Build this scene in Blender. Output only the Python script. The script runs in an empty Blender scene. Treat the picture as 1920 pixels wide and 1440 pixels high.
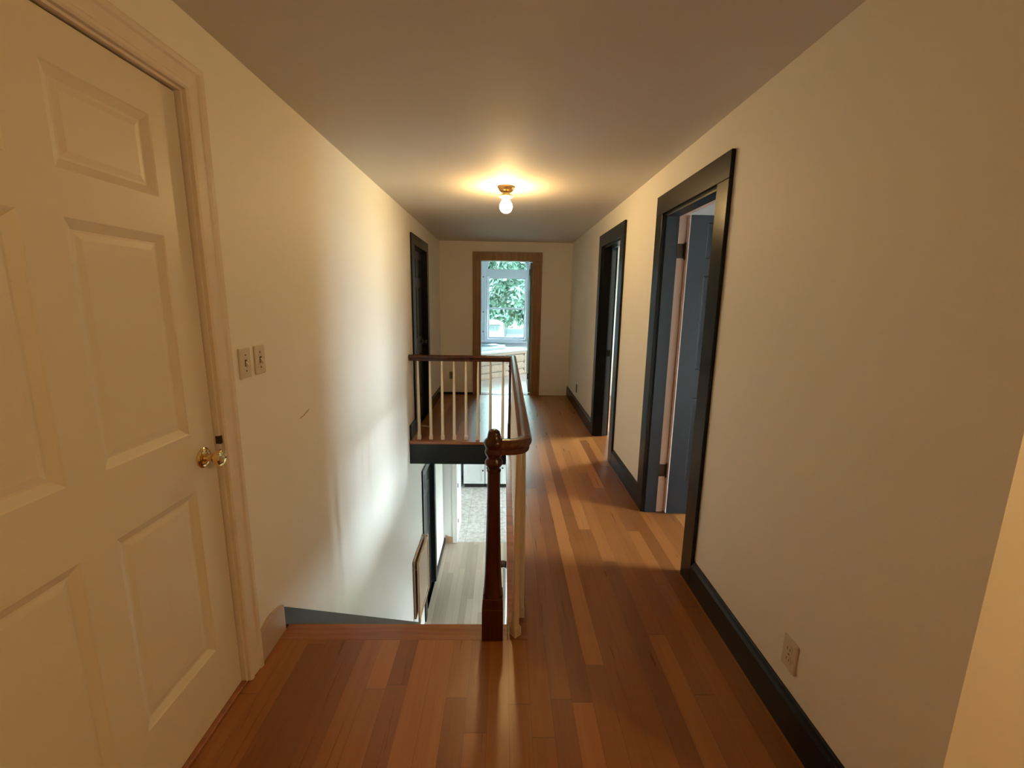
import bpy, bmesh, math, random
from mathutils import Vector, Matrix
random.seed(7)
SC = bpy.context.scene
COL = SC.collection
PI = math.pi

# ------------------------------------------------------------------ helpers
class MB:
    """collects shapes in world coordinates; build() links them as ONE mesh object"""
    def __init__(s): s.bm = bmesh.new()
    def face(s, pts):
        vs = [s.bm.verts.new(p) for p in pts]
        s.bm.faces.new(vs); return s
    def hexa(s, p):      # 8 corners: bottom 0-3 ccw, top 4-7
        v = [s.bm.verts.new(q) for q in p]
        for f in ((3,2,1,0),(4,5,6,7),(0,1,5,4),(1,2,6,5),(2,3,7,6),(3,0,4,7)):
            s.bm.faces.new([v[i] for i in f])
        return s
    def box(s, x0,x1,y0,y1,z0,z1):
        return s.hexa([(x0,y0,z0),(x1,y0,z0),(x1,y1,z0),(x0,y1,z0),(x0,y0,z1),(x1,y0,z1),(x1,y1,z1),(x0,y1,z1)])
    def prism(s, pts, axis, a, b):   # 2-D polygon extruded along an axis
        def P(u,v,t):
            return {'x':(t,u,v),'y':(u,t,v),'z':(u,v,t)}[axis]
        A=[s.bm.verts.new(P(u,v,a)) for u,v in pts]; B=[s.bm.verts.new(P(u,v,b)) for u,v in pts]
        n=len(pts)
        s.bm.faces.new(A[::-1]); s.bm.faces.new(B)
        for i in range(n): s.bm.faces.new((A[i],A[(i+1)%n],B[(i+1)%n],B[i]))
        return s
    def lathe(s, prof, c, axis='z', n=32):   # prof: (r, h)
        rings=[]
        for r,h in prof:
            if r<1e-6:
                p={'z':(c[0],c[1],c[2]+h),'x':(c[0]+h,c[1],c[2]),'y':(c[0],c[1]+h,c[2])}[axis]
                rings.append([s.bm.verts.new(p)]); continue
            ring=[]
            for i in range(n):
                a=2*PI*i/n; u,v=r*math.cos(a),r*math.sin(a)
                p={'z':(c[0]+u,c[1]+v,c[2]+h),'x':(c[0]+h,c[1]+u,c[2]+v),'y':(c[0]+v,c[1]+h,c[2]+u)}[axis]
                ring.append(s.bm.verts.new(p))
            rings.append(ring)
        for A,B in zip(rings,rings[1:]):
            if len(A)==1 and len(B)==1: continue
            for i in range(n):
                j=(i+1)%n
                if len(A)==1: s.bm.faces.new((A[0],B[j],B[i]))
                elif len(B)==1: s.bm.faces.new((A[i],A[j],B[0]))
                else: s.bm.faces.new((A[i],A[j],B[j],B[i]))
        if len(rings[0])>1: s.bm.faces.new(rings[0][::-1])
        if len(rings[-1])>1: s.bm.faces.new(rings[-1])
        return s
    def sweep(s, prof, path, up=(0,0,1), cap=True):  # prof: (side, up) ; path: 3-D points
        path=[Vector(p) for p in path]; up=Vector(up); rings=[]
        for i,p in enumerate(path):
            d0=(path[i]-path[i-1]).normalized() if i else None
            d1=(path[i+1]-path[i]).normalized() if i<len(path)-1 else None
            t=((d0 or d1)+(d1 or d0)).normalized()
            side=t.cross(up).normalized(); u=side.cross(t).normalized()
            k=1.0
            if d0 and d1: k=1/max(.5,math.cos(d0.angle(d1)/2))
            rings.append([s.bm.verts.new(p+side*(a*k)+u*b) for a,b in prof])
        n=len(prof)
        for A,B in zip(rings,rings[1:]):
            for i in range(n): s.bm.faces.new((A[i],A[(i+1)%n],B[(i+1)%n],B[i]))
        if cap: s.bm.faces.new(rings[0][::-1]); s.bm.faces.new(rings[-1])
        return s
    def tube(s, path, r, n=12):
        return s.sweep([(r*math.cos(2*PI*i/n),r*math.sin(2*PI*i/n)) for i in range(n)], path)
    def build(s, name, m, parent=None, smooth=False, bevel=0, origin=None):
        bm=s.bm; bmesh.ops.recalc_face_normals(bm, faces=bm.faces)
        vs=[v.co for v in bm.verts]
        if parent is not None: o0=parent_world(parent)
        elif origin is not None: o0=Vector(origin)
        else:
            o0=Vector(((min(v.x for v in vs)+max(v.x for v in vs))/2,(min(v.y for v in vs)+max(v.y for v in vs))/2,min(v.z for v in vs)))
        off = o0 if parent is None else world_of(parent)
        for v in bm.verts: v.co-=off
        me=bpy.data.meshes.new(name); bm.to_mesh(me); bm.free()
        me.materials.append(m)
        if smooth:
            for p in me.polygons: p.use_smooth=True
            try: me.set_sharp_from_angle(angle=math.radians(40))
            except Exception: pass
        o=bpy.data.objects.new(name,me); COL.objects.link(o)
        if parent is not None: o.parent=parent
        else: o.location=o0
        if bevel:
            b=o.modifiers.new('Bevel','BEVEL'); b.width=bevel; b.segments=2; b.limit_method='ANGLE'; b.angle_limit=math.radians(50)
            b.harden_normals=False
        return o
def world_of(o):
    v=Vector((0,0,0))
    while o is not None: v+=o.location; o=o.parent
    return v
parent_world=world_of
def tag(o,label,cat,group=None,kind=None):
    o['label']=label; o['category']=cat
    if group: o['group']=group
    if kind: o['kind']=kind
    return o
def struct(o,label,cat): return tag(o,label,cat,None,'structure')
def empty(name,loc):
    o=bpy.data.objects.new(name,None); COL.objects.link(o); o.location=loc; o.empty_display_size=.1; return o
def copy_tree(o,parent=None):
    c=o.copy(); COL.objects.link(c); c.parent=parent
    for ch in list(o.children): copy_tree(ch,c)
    return c
def rotate_z(root,ang):    # turn a finished thing about its origin
    root.rotation_euler.z=ang

# ------------------------------------------------------------------ materials
def N(nt,t,**k):
    n=nt.nodes.new(t)
    for a,b in k.items(): setattr(n,a,b)
    return n
def math_n(nt,op,a,b=None):
    n=N(nt,'ShaderNodeMath',operation=op)
    for i,v in enumerate((a,b)):
        if v is None: continue
        if isinstance(v,(int,float)): n.inputs[i].default_value=v
        else: nt.links.new(v,n.inputs[i])
    return n.outputs[0]
def base(name,col,rough=.5,metal=0,spec=.5,var=.04,scale=8,bump=0,bscale=120,emit=None,estr=0,coat=0):
    m=bpy.data.materials.new(name); m.use_nodes=True; nt=m.node_tree; b=nt.nodes['Principled BSDF']
    b.inputs['Roughness'].default_value=rough; b.inputs['Metallic'].default_value=metal
    b.inputs['Specular IOR Level'].default_value=spec
    b.inputs['Coat Weight'].default_value=coat
    tc=N(nt,'ShaderNodeTexCoord'); nz=N(nt,'ShaderNodeTexNoise'); nz.inputs['Scale'].default_value=scale; nz.inputs['Detail'].default_value=4
    nt.links.new(tc.outputs['Object'],nz.inputs['Vector'])
    mx=N(nt,'ShaderNodeMix',data_type='RGBA'); c=Vector(col)
    mx.inputs[6].default_value=(*[max(0,x*(1-var)) for x in c],1); mx.inputs[7].default_value=(*[min(1,x*(1+var)) for x in c],1)
    nt.links.new(nz.outputs['Fac'],mx.inputs[0]); nt.links.new(mx.outputs[2],b.inputs['Base Color'])
    if bump:
        n2=N(nt,'ShaderNodeTexNoise'); n2.inputs['Scale'].default_value=bscale; n2.inputs['Detail'].default_value=3
        nt.links.new(tc.outputs['Object'],n2.inputs['Vector'])
        bp=N(nt,'ShaderNodeBump'); bp.inputs['Strength'].default_value=bump; bp.inputs['Distance'].default_value=.002
        nt.links.new(n2.outputs['Fac'],bp.inputs['Height']); nt.links.new(bp.outputs['Normal'],b.inputs['Normal'])
    if emit:
        b.inputs['Emission Color'].default_value=(*emit,1); b.inputs['Emission Strength'].default_value=estr
    return m
def planks(name,c_dark,c_mid,c_light,w=.08,L=1.5,rough=.28,gap=.5,along='y',spec=.5,grain=.35,x_off=0.0):
    m=bpy.data.materials.new(name); m.use_nodes=True; nt=m.node_tree; b=nt.nodes['Principled BSDF']; lk=nt.links.new
    g=N(nt,'ShaderNodeNewGeometry'); sp=N(nt,'ShaderNodeSeparateXYZ'); lk(g.outputs['Position'],sp.inputs[0])
    X,Y=(sp.outputs[0],sp.outputs[1]) if along=='y' else (sp.outputs[1],sp.outputs[0])
    u=math_n(nt,'DIVIDE',math_n(nt,'ADD',X,10+x_off),w); ui=math_n(nt,'FLOOR',u); uf=math_n(nt,'FRACT',u)
    wn=N(nt,'ShaderNodeTexWhiteNoise',noise_dimensions='1D'); lk(ui,wn.inputs['W'])
    v=math_n(nt,'ADD',math_n(nt,'DIVIDE',Y,L),math_n(nt,'MULTIPLY',wn.outputs['Value'],9)); vi=math_n(nt,'FLOOR',v); vf=math_n(nt,'FRACT',v)
    cb=N(nt,'ShaderNodeCombineXYZ'); lk(ui,cb.inputs[0]); lk(vi,cb.inputs[1])
    w2=N(nt,'ShaderNodeTexWhiteNoise',noise_dimensions='3D'); lk(cb.outputs[0],w2.inputs['Vector'])
    # grain
    gv=N(nt,'ShaderNodeCombineXYZ'); lk(math_n(nt,'MULTIPLY',X,55),gv.inputs[0]); lk(math_n(nt,'MULTIPLY',Y,2.2),gv.inputs[1])
    lk(math_n(nt,'MULTIPLY',w2.outputs['Value'],40),gv.inputs[2])
    nz=N(nt,'ShaderNodeTexNoise'); nz.inputs['Scale'].default_value=1; nz.inputs['Detail'].default_value=6; nz.inputs['Distortion'].default_value=.6
    lk(gv.outputs[0],nz.inputs['Vector'])
    f=math_n(nt,'ADD',w2.outputs['Value'],math_n(nt,'MULTIPLY',math_n(nt,'SUBTRACT',nz.outputs['Fac'],.5),grain*2))
    cr=N(nt,'ShaderNodeValToRGB'); e=cr.color_ramp.elements
    e[0].position=0; e[0].color=(*c_dark,1); e[1].position=1; e[1].color=(*c_light,1)
    k=e.new(.5); k.color=(*c_mid,1); lk(f,cr.inputs[0])
    ga=math_n(nt,'LESS_THAN',uf,.02); gb=math_n(nt,'LESS_THAN',vf,.002)
    gp=math_n(nt,'MAXIMUM',ga,gb)
    mx=N(nt,'ShaderNodeMix',data_type='RGBA'); mx.inputs[7].default_value=(*[x*.35 for x in c_dark],1)
    lk(math_n(nt,'MULTIPLY',gp,gap),mx.inputs[0]); lk(cr.outputs[0],mx.inputs[6]); lk(mx.outputs[2],b.inputs['Base Color'])
    r=math_n(nt,'ADD',math_n(nt,'MULTIPLY',nz.outputs['Fac'],.14),rough-.07); lk(r,b.inputs['Roughness'])
    b.inputs['Specular IOR Level'].default_value=spec
    bp=N(nt,'ShaderNodeBump'); bp.inputs['Strength'].default_value=.25; bp.inputs['Distance'].default_value=.001
    lk(math_n(nt,'SUBTRACT',math_n(nt,'MULTIPLY',nz.outputs['Fac'],.3),gp),bp.inputs['Height']); lk(bp.outputs['Normal'],b.inputs['Normal'])
    return m
def wood(name,c0,c1,axis=1,rough=.3,k=40):
    m=bpy.data.materials.new(name); m.use_nodes=True; nt=m.node_tree; b=nt.nodes['Principled BSDF']; lk=nt.links.new
    tc=N(nt,'ShaderNodeTexCoord'); mp=N(nt,'ShaderNodeMapping'); s=[k,k,k]; s[axis]=2.5; mp.inputs['Scale'].default_value=s
    lk(tc.outputs['Object'],mp.inputs[0]); nz=N(nt,'ShaderNodeTexNoise'); nz.inputs['Scale'].default_value=1; nz.inputs['Detail'].default_value=5; nz.inputs['Distortion'].default_value=.5
    lk(mp.outputs[0],nz.inputs['Vector']); cr=N(nt,'ShaderNodeValToRGB'); e=cr.color_ramp.elements
    e[0].position=.3; e[0].color=(*c0,1); e[1].position=.7; e[1].color=(*c1,1); lk(nz.outputs['Fac'],cr.inputs[0]); lk(cr.outputs[0],b.inputs['Base Color'])
    b.inputs['Roughness'].default_value=rough
    return m
def glass_thin(name,tint=(.94,.97,.97)):
    m=bpy.data.materials.new(name); m.use_nodes=True; nt=m.node_tree; nt.nodes.remove(nt.nodes['Principled BSDF'])
    t=N(nt,'ShaderNodeBsdfTransparent'); t.inputs[0].default_value=(*tint,1)
    g=N(nt,'ShaderNodeBsdfGlossy'); g.inputs['Roughness'].default_value=.01
    fr=N(nt,'ShaderNodeFresnel'); fr.inputs['IOR'].default_value=1.5
    mx=N(nt,'ShaderNodeMixShader'); nt.links.new(fr.outputs[0],mx.inputs[0]); nt.links.new(t.outputs[0],mx.inputs[1]); nt.links.new(g.outputs[0],mx.inputs[2])
    nt.links.new(mx.outputs[0],nt.nodes['Material Output'].inputs[0]); return m
def tiles(name,c0,c1,size=.32,grout=(.35,.34,.32)):
    m=bpy.data.materials.new(name); m.use_nodes=True; nt=m.node_tree; b=nt.nodes['Principled BSDF']; lk=nt.links.new
    g=N(nt,'ShaderNodeNewGeometry'); br=N(nt,'ShaderNodeTexBrick'); br.offset=0
    br.inputs['Scale'].default_value=1; br.inputs['Brick Width'].default_value=size; br.inputs['Row Height'].default_value=size; br.inputs['Mortar Size'].default_value=.004
    br.inputs['Color1'].default_value=(*c0,1); br.inputs['Color2'].default_value=(*c1,1); br.inputs['Mortar'].default_value=(*grout,1)
    lk(g.outputs['Position'],br.inputs['Vector'])
    nz=N(nt,'ShaderNodeTexNoise'); nz.inputs['Scale'].default_value=14; nz.inputs['Detail'].default_value=5; lk(g.outputs['Position'],nz.inputs['Vector'])
    mx=N(nt,'ShaderNodeMix',data_type='RGBA',blend_type='MULTIPLY'); mx.inputs[0].default_value=.7
    cr=N(nt,'ShaderNodeValToRGB'); cr.color_ramp.elements[0].position=.35; cr.color_ramp.elements[0].color=(.55,.52,.48,1); cr.color_ramp.elements[1].position=.62; cr.color_ramp.elements[1].color=(1,1,1,1)
    lk(nz.outputs['Fac'],cr.inputs[0]); lk(br.outputs['Color'],mx.inputs[6]); lk(cr.outputs[0],mx.inputs[7]); lk(mx.outputs[2],b.inputs['Base Color'])
    b.inputs['Roughness'].default_value=.3; return m

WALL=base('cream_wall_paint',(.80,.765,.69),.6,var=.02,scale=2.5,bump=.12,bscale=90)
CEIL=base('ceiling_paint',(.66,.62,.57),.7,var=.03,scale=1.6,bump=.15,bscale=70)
WHITEWALL=base('white_room_paint',(.80,.80,.77),.6,var=.02,scale=2)
BLUEWALL=base('pale_blue_room_paint',(.66,.74,.84),.55,var=.03,scale=2)
BLACK=base('near_black_trim_paint',(.009,.0095,.0095),.27,spec=.24,var=.25,scale=14,bump=.06,bscale=60)
SLATE=base('dark_slate_door_paint',(.0135,.0165,.021),.36,spec=.4,var=.15,scale=10,bump=.06,bscale=60)
PINK=base('pale_pink_paint',(.80,.66,.60),.5,var=.05,scale=12)
CREAM=base('cream_door_paint',(.72,.65,.53),.42,var=.03,scale=5,bump=.06,bscale=50)
CREAMTRIM=base('cream_trim_paint',(.72,.64,.55),.4,var=.05,scale=8)
TANTRIM=base('tan_baseboard_paint',(.46,.35,.26),.45,var=.06,scale=10)
WHITE=base('white_gloss_paint',(.80,.79,.76),.35,var=.03,scale=9)
BALUS=base('cream_baluster_paint',(.78,.69,.55),.38,var=.06,scale=20)
BRASS=base('polished_brass',(.78,.58,.26),.10,metal=1,var=.05)
BRONZE=base('dark_bronze',(.06,.045,.03),.42,metal=.8,var=.2)
IRON=base('black_hardware',(.012,.012,.012),.4,var=.2)
IVORY=base('ivory_plastic',(.62,.55,.43),.4,var=.03)
IVORYD=base('ivory_plastic_shaded_slot',(.12,.10,.07),.5,var=.05)
PLASTIC=base('off_white_plastic',(.75,.72,.66),.45,var=.02)
MAHOG=wood('dark_mahogany_varnish',(.030,.006,.003),(.066,.015,.006),2,.25)
MAHOGH=wood('mahogany_rail_varnish',(.075,.022,.010),(.15,.05,.020),1,.25)
FIR=wood('orange_fir_casing',(.20,.09,.026),(.29,.145,.045),2,.4)
NOSE=wood('reddish_nosing_board',(.22,.07,.025),(.34,.13,.045),0,.28)
BIRCH=wood('pale_birch_drawer',(.50,.40,.29),(.60,.50,.38),0,.4,22)
GATEW=wood('tan_gate_wood',(.36,.22,.12),(.50,.33,.19),2,.5)
FLOOR=planks('fir_plank_floor',(.175,.057,.013),(.255,.090,.021),(.375,.150,.039),.079,1.9,.30,grain=.28)
FLOORP=planks('pale_pink_plank_floor',(.60,.50,.46),(.70,.61,.57),(.78,.70,.66),.09,1.6,.35,gap=.35)
FLOORL=planks('grey_beige_plank_floor',(.34,.262,.19),(.42,.33,.245),(.49,.395,.30),.085,1.4,.32)
TILE=tiles('beige_kitchen_tile',(.62,.58,.52),(.72,.69,.64))
GLASS=glass_thin('window_glass'); TINTED=glass_thin('aqua_tinted_glass',(.60,.72,.70))  # aqua tint added to the end window panes to dim the overbright garden
BULB=base('lit_bulb',(1,.9,.7),.4,emit=(1,.645,.26),estr=265)
BULB2=base('lit_bulb_warm',(1,.9,.7),.4,emit=(1,.645,.26),estr=640)
FROST=base('frosted_collar',(.85,.80,.42),.35,var=.02)
COUNTER=base('white_counter_slab',(.80,.82,.83),.25,var=.04,scale=6)
PORC=base('pale_aqua_slab',(.62,.78,.80),.2,var=.05,scale=6)
CABW=base('white_cabinet_paint',(.78,.80,.78),.35,var=.02)
GREYDOOR=base('grey_green_door_paint',(.20,.22,.20),.45,var=.08)
LEAF=base('green_leaf',(.05,.085,.062),.55,var=.6,scale=1.1)
LEAF2=base('dark_green_leaf',(.036,.066,.05),.55,var=.5,scale=1.3)
BARK=base('grey_bark',(.12,.10,.085),.8,var=.3)
GRASS=base('dry_lawn',(.13,.16,.09),.9,var=.2,scale=.4)
DRIVE=base('pale_driveway',(.22,.22,.22),.8,var=.1,scale=1)
PAVE=base('pale_concrete_paving',(.42,.43,.43),.8,var=.08,scale=1)
SHED=base('white_shed_boards',(.055,.058,.06),.6,var=.05)
SHEDD=base('grey_shed_shade',(.016,.018,.02),.6,var=.1)
FENCE=base('grey_fence_boards',(.024,.028,.032),.7,var=.15)

# ------------------------------------------------------------------ dimensions (metres, camera at x=0 y=0)
XL,XR,H,YE=-.987,1.012,2.328,6.86
XW=1.152          # room side of the right wall
XO=3.6            # outer right wall
ZL=-2.65          # lower floor
LIP,FAR,EDGE=1.815,4.47,.03
YW=9.6            # far window wall

def wall_grid(axis,t0,t1,a0,a1,z0,z1,holes):
    mb=MB()
    A=sorted({a0,a1,*[h[0] for h in holes],*[h[1] for h in holes]}); Z=sorted({z0,z1,*[h[2] for h in holes],*[h[3] for h in holes]})
    A=[a for a in A if a0<=a<=a1]; Z=[z for z in Z if z0<=z<=z1]
    for i in range(len(A)-1):
        run=None
        for j in range(len(Z)-1):
            ca,cz=(A[i]+A[i+1])/2,(Z[j]+Z[j+1])/2
            solid=not any(h[0]<ca<h[1] and h[2]<cz<h[3] for h in holes)
            if solid: run=(run[0],Z[j+1]) if run else (Z[j],Z[j+1])
            if (not solid or j==len(Z)-2) and run:
                if axis=='x': mb.box(t0,t1,A[i],A[i+1],*run)
                else: mb.box(A[i],A[i+1],t0,t1,*run)
                run=None
    bmesh.ops.remove_doubles(mb.bm,verts=mb.bm.verts,dist=1e-5)
    # drop the doubled inner faces
    seen={}
    for f in list(mb.bm.faces):
        k=frozenset(v.index for v in f.verts)
    mb.bm.verts.index_update()
    for f in list(mb.bm.faces):
        seen.setdefault(frozenset(v.index for v in f.verts),[]).append(f)
    dead=[f for fs in seen.values() if len(fs)>1 for f in fs]
    bmesh.ops.delete(mb.bm,geom=dead,context='FACES')
    return mb

# door openings (jamb faces): near y, far y, head z
D1=(2.205,2.935,2.025); D2=(3.975,4.735,2.025); D3=(.555,1.490,2.085); D4=(4.92,5.665,2.035)
D5=(-.362,.422,2.05)      # end door in x
DL=(5.19,5.92,-.68)       # lower black door
J=.02
# ------------------------------------------------------------------ setting: floors, ceilings, walls
mb=MB()
for x0,x1,y0,y1 in ((XL-.11,XO,-2.6,LIP-.105),(EDGE+.09,XO,LIP-.105,FAR),(XL-.11,XO,FAR+.03,YE+.13)):
    mb.box(x0,x1,y0,y1,-.028,0)
mb.box(EDGE+.09,XO,FAR,FAR+.03,-.028,0)
struct(mb.build('floor',FLOOR,origin=(0,0,0)),'reddish fir plank floor of the upper hallway','floor')
mb=MB()
mb.sweep([(-.0525,0),(-.0525,-.028),(.04,-.028),(.0525,-.02),(.0525,-.008),(.045,0)],[(EDGE+.001,LIP-.0525,0),(XL,LIP-.0525,0)])
mb.box(EDGE+.001,EDGE+.09,LIP-.105,LIP,-.028,0)
struct(mb.build('trim_1',NOSE,bevel=.002),'reddish nosing board across the top of the stairs','trim')
mb=MB(); mb.box(EDGE,EDGE+.09,LIP,FAR,-.028,0); mb.box(XL,EDGE+.09,FAR,FAR+.03,-.028,0)
struct(mb.build('trim_2',NOSE,bevel=.003),'reddish nosing strip around the open stairwell edge','trim')
mb=MB(); mb.box(XL+.001,EDGE+.0,FAR+.008,FAR+.028,-.25,-.029)
struct(mb.build('trim_3',BLACK,bevel=.002),'black fascia board below the far stairwell edge','trim')
mb=MB(); mb.box(EDGE+.004,EDGE+.02,LIP+.01,FAR+.008,-.25,-.029)
struct(mb.build('trim_4',BLACK,bevel=.002),'black fascia board below the balustrade side edge','trim')
mb=MB()
for x0,x1,y0,y1 in ((XL-.11,XO,-2.6,LIP-.02),(EDGE+.021,XO,LIP-.02,FAR+.029),(XL-.11,XO,FAR+.029,YE+.13)): mb.box(x0,x1,y0,y1,-.25,-.03)
mb.box(XL-.30,XO,YE+.13,YW+.5,-.25,-.03)
struct(mb.build('ceiling_lower',WHITEWALL,origin=(0,0,-.25)),'white ceiling of the lower level','ceiling')
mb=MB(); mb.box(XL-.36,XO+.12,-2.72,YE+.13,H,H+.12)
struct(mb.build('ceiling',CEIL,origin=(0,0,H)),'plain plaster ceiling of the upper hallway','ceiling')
mb=MB(); mb.box(XL-.36,XO+.12,YE,YW+.2,2.95,3.07)
struct(mb.build('ceiling_end',WHITEWALL,origin=(0,0,2.95)),'white ceiling of the window room at the end','ceiling')
mb=MB(); mb.box(XL-.11,XO,YE+.13,YW+.15,-.028,-.004)
struct(mb.build('floor_end',FLOORP,origin=(0,0,0)),'pale pinkish plank floor of the window room','floor')
mb=MB(); mb.box(D5[0]+.002,D5[1]-.002,YE-.01,YE+.135,-.004,.006)
struct(mb.build('trim_5',MAHOGH,bevel=.002),'dark wood threshold under the end doorway','trim')

# long left wall, both storeys
o=wall_grid('x',XL-.11,XL,-2.6,YE,ZL-.1,H,[(D3[0]-J,D3[1]+J,0,D3[2]+J),(D4[0]-J,D4[1]+J,0,D4[2]+J),(DL[0]-J,DL[1]+J,ZL,DL[2]+J)]).build('wall_left',WALL,origin=(XL,0,ZL-.1))
struct(o,'long cream left wall running down past the stairwell','wall')
mb=MB(); mb.box(XL-.36,XL-.30,-2.72,YW+.2,ZL-.1,3.07); struct(mb.build('wall_left_outer',WHITEWALL,origin=(XL-.33,0,ZL-.1)),'outer left wall behind the closed doors','wall')
o=wall_grid('x',XR,XW,.81,YE,0,H,[(D1[0]-J,D1[1]+J,0,D1[2]+J),(D2[0]-J,D2[1]+J,0,D2[2]+J)]).build('wall_right',WALL,origin=(XR,0,0))
struct(o,'cream right wall with two dark doorways','wall')
mb=MB(); mb.box(XW,XO,.81,.95,0,H); struct(mb.build('wall_near',WALL,origin=(2,.81,0)),'cream wall turning the corner at the right edge','wall')
o=wall_grid('y',YE,YE+.13,XL-.11,XO,0,3.0,[(D5[0]-J,D5[1]+J,0,D5[2]+J)]).build('wall_end',WALL,origin=(0,YE,0))
struct(o,'cream end wall with the wood framed doorway','wall')
mb=MB(); mb.box(XW,XO,3.46,3.58,0,H); struct(mb.build('wall_between',WHITEWALL,origin=(2,3.46,0)),'white partition between the two right rooms','wall')
mb=MB(); mb.box(XL-.30,XO+.12,-2.72,-2.6,-.25,H); struct(mb.build('wall_back',WALL,origin=(1,-2.6,-.25)),'cream wall behind the camera','wall')
WA=(1.34,2.13,.30,2.28); WB=(4.76,6.1,.6,2.2); WE2=(7.6,8.5,.9,2.2); WLH=(3.3,5.0,-1.9,-.6); WKI=(7.5,9.2,-1.75,-.5)
o=wall_grid('x',XO,XO+.12,-2.6,YW+.5,ZL-.1,3.0,[WA,WB,WE2,WLH,WKI]).build('wall_outer',WHITEWALL,origin=(XO,0,ZL-.1))
struct(o,'outer right wall with the side room windows','wall')

# far window wall with the arched opening
wx0,wx1,cx=-.41,.50,.045; ar=(wx1-wx0)/2; zs=2.10
o=wall_grid('y',YW,YW+.15,XL-.30,XO,0,zs,[(wx0,wx1,.60,zs)])
o.box(XL-.30,wx0,YW,YW+.15,zs,2.95); o.box(wx1,XO,YW,YW+.15,zs,2.95)
n=24
for i in range(n):
    a0,a1=PI-PI*i/n,PI-PI*(i+1)/n
    p0=(cx+ar*math.cos(a0),zs+ar*math.sin(a0)); p1=(cx+ar*math.cos(a1),zs+ar*math.sin(a1))
    o.prism([p0,p1,(p1[0],2.95),(p0[0],2.95)],'y',YW,YW+.15)
struct(o.build('wall_front',BLUEWALL,origin=(0,YW,0)),'pale wall around the arched window','wall')

# lower level
mb=MB(); mb.box(XL-.11,XO,1.3,7.02,ZL-.1,ZL); struct(mb.build('floor_lower',FLOORL,origin=(0,4,ZL)),'grey beige plank floor of the lower hall','floor')
mb=MB(); mb.box(XL-.30,XO,7.02,YW+.6,ZL-.1,ZL); struct(mb.build('floor_kitchen',TILE,origin=(0,8,ZL)),'beige tiled floor of the room downstairs','floor')
mb=MB(); mb.box(XL-.11,XO,1.2,1.3,ZL-.1,-.25); struct(mb.build('wall_lower_back',WHITEWALL,origin=(0,1.2,ZL)),'lower wall under the landing','wall')
o=wall_grid('y',7.0,7.1,XL-.11,XO,ZL,-.25,[(-.775,1.6,ZL,-.5)]).build('wall_lower_end',WHITEWALL,origin=(0,7,ZL)); struct(o,'white lower wall stub beside the kitchen opening','wall')
mb=MB(); mb.box(XL-.11,XL,7.1,YW+.6,ZL,-.25); struct(mb.build('wall_kitchen_left',WHITEWALL,origin=(XL,8,ZL)),'left wall of the tiled room downstairs','wall')
mb=MB(); mb.box(XL-.30,XO,9.95,10.1,ZL,-.25); struct(mb.build('wall_kitchen_front',WHITEWALL,origin=(0,10,ZL)),'far wall behind the white cabinets downstairs','wall')

# ------------------------------------------------------------------ trims: casings and jambs on x = const walls
def casing_x(name,xf,sgn,ya,yb,zh,wn,wf,hh,m,label,depth=.02,z0=0,jx=None,mj=None,stop=None,mr=None,rebate_far=None):
    """xf wall face, sgn +1 if casing sticks out to +x; opening ya..yb; jamb from xf to jx"""
    r=empty(name,(xf,(ya+yb)/2,z0)); struct(r,label,'door trim')
    xa,xb=sorted((xf+sgn*.0005,xf+sgn*depth))
    MB().box(xa,xb,ya-wn,ya-.002,z0+.001,zh+.004).build('side_casing',m,r,bevel=.0025)
    MB().box(xa,xb,yb+.002,yb+wf,z0+.001,zh+.004).build('side_casing',m,r,bevel=.0025)
    MB().box(xa,xb,ya-wn,yb+wf,zh+.0045,zh+hh).build('head_casing',m,r,bevel=.0025)
    if jx is not None:
        mj=mj or m; x0,x1=sorted((xf+sgn*.001,jx))
        MB().box(x0,x1,ya-J,ya,z0+.001,zh+J).build('jamb',mj,r,bevel=.001)
        MB().box(x0,x1,yb,yb+J,z0+.001,zh+J).build('jamb',mj,r,bevel=.001)
        MB().box(x0,x1,ya,yb,zh,zh+J).build('head_jamb',mj,r)
        if stop:
            s0,s1=stop; k=MB(); k.box(s0,s1,ya,ya+.012,z0+.001,zh).box(s0,s1,yb-.012,yb,z0+.001,zh).box(s0,s1,ya+.012,yb-.012,zh-.012,zh)
            k.build('door_stop',mj,r,bevel=.001)
    return r
t6=casing_x('trim_6',XR,-1,*D1,.118,.118,.125,BLACK,'black casing round the nearer right doorway',jx=1.100,mj=SLATE,stop=(1.018,1.100))
t7=casing_x('trim_7',XR,-1,*D2,.125,.115,.125,BLACK,'black casing round the farther right doorway',jx=1.100,mj=BLACK,stop=(1.018,1.100))
# room-side rebates, pink on the nearer doorway, slate with bluish daylight painted in on the farther
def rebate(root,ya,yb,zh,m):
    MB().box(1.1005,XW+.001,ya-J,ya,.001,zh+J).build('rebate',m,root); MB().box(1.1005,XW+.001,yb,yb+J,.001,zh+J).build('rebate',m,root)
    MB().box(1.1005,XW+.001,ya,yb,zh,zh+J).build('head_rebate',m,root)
rebate(t6,*D1,PINK); rebate(t7,*D2,base('slate_rebate_with_daylight',(.13,.19,.27),.4,var=.1))
for root,(ya,yb,zh),m in ((t6,D1,PINK),(t7,D2,SLATE)):
    MB().box(XW+.0012,XW+.02,ya-.11,ya-.006,.001,zh+.006).build('room_side_casing',m,root); MB().box(XW+.0012,XW+.02,yb+.02,yb+.12,.001,zh+.006).build('room_side_casing',m,root)
    MB().box(XW+.0012,XW+.02,ya-.11,yb+.12,zh+.0065,zh+.11).build('room_side_head_casing',m,root)
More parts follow.
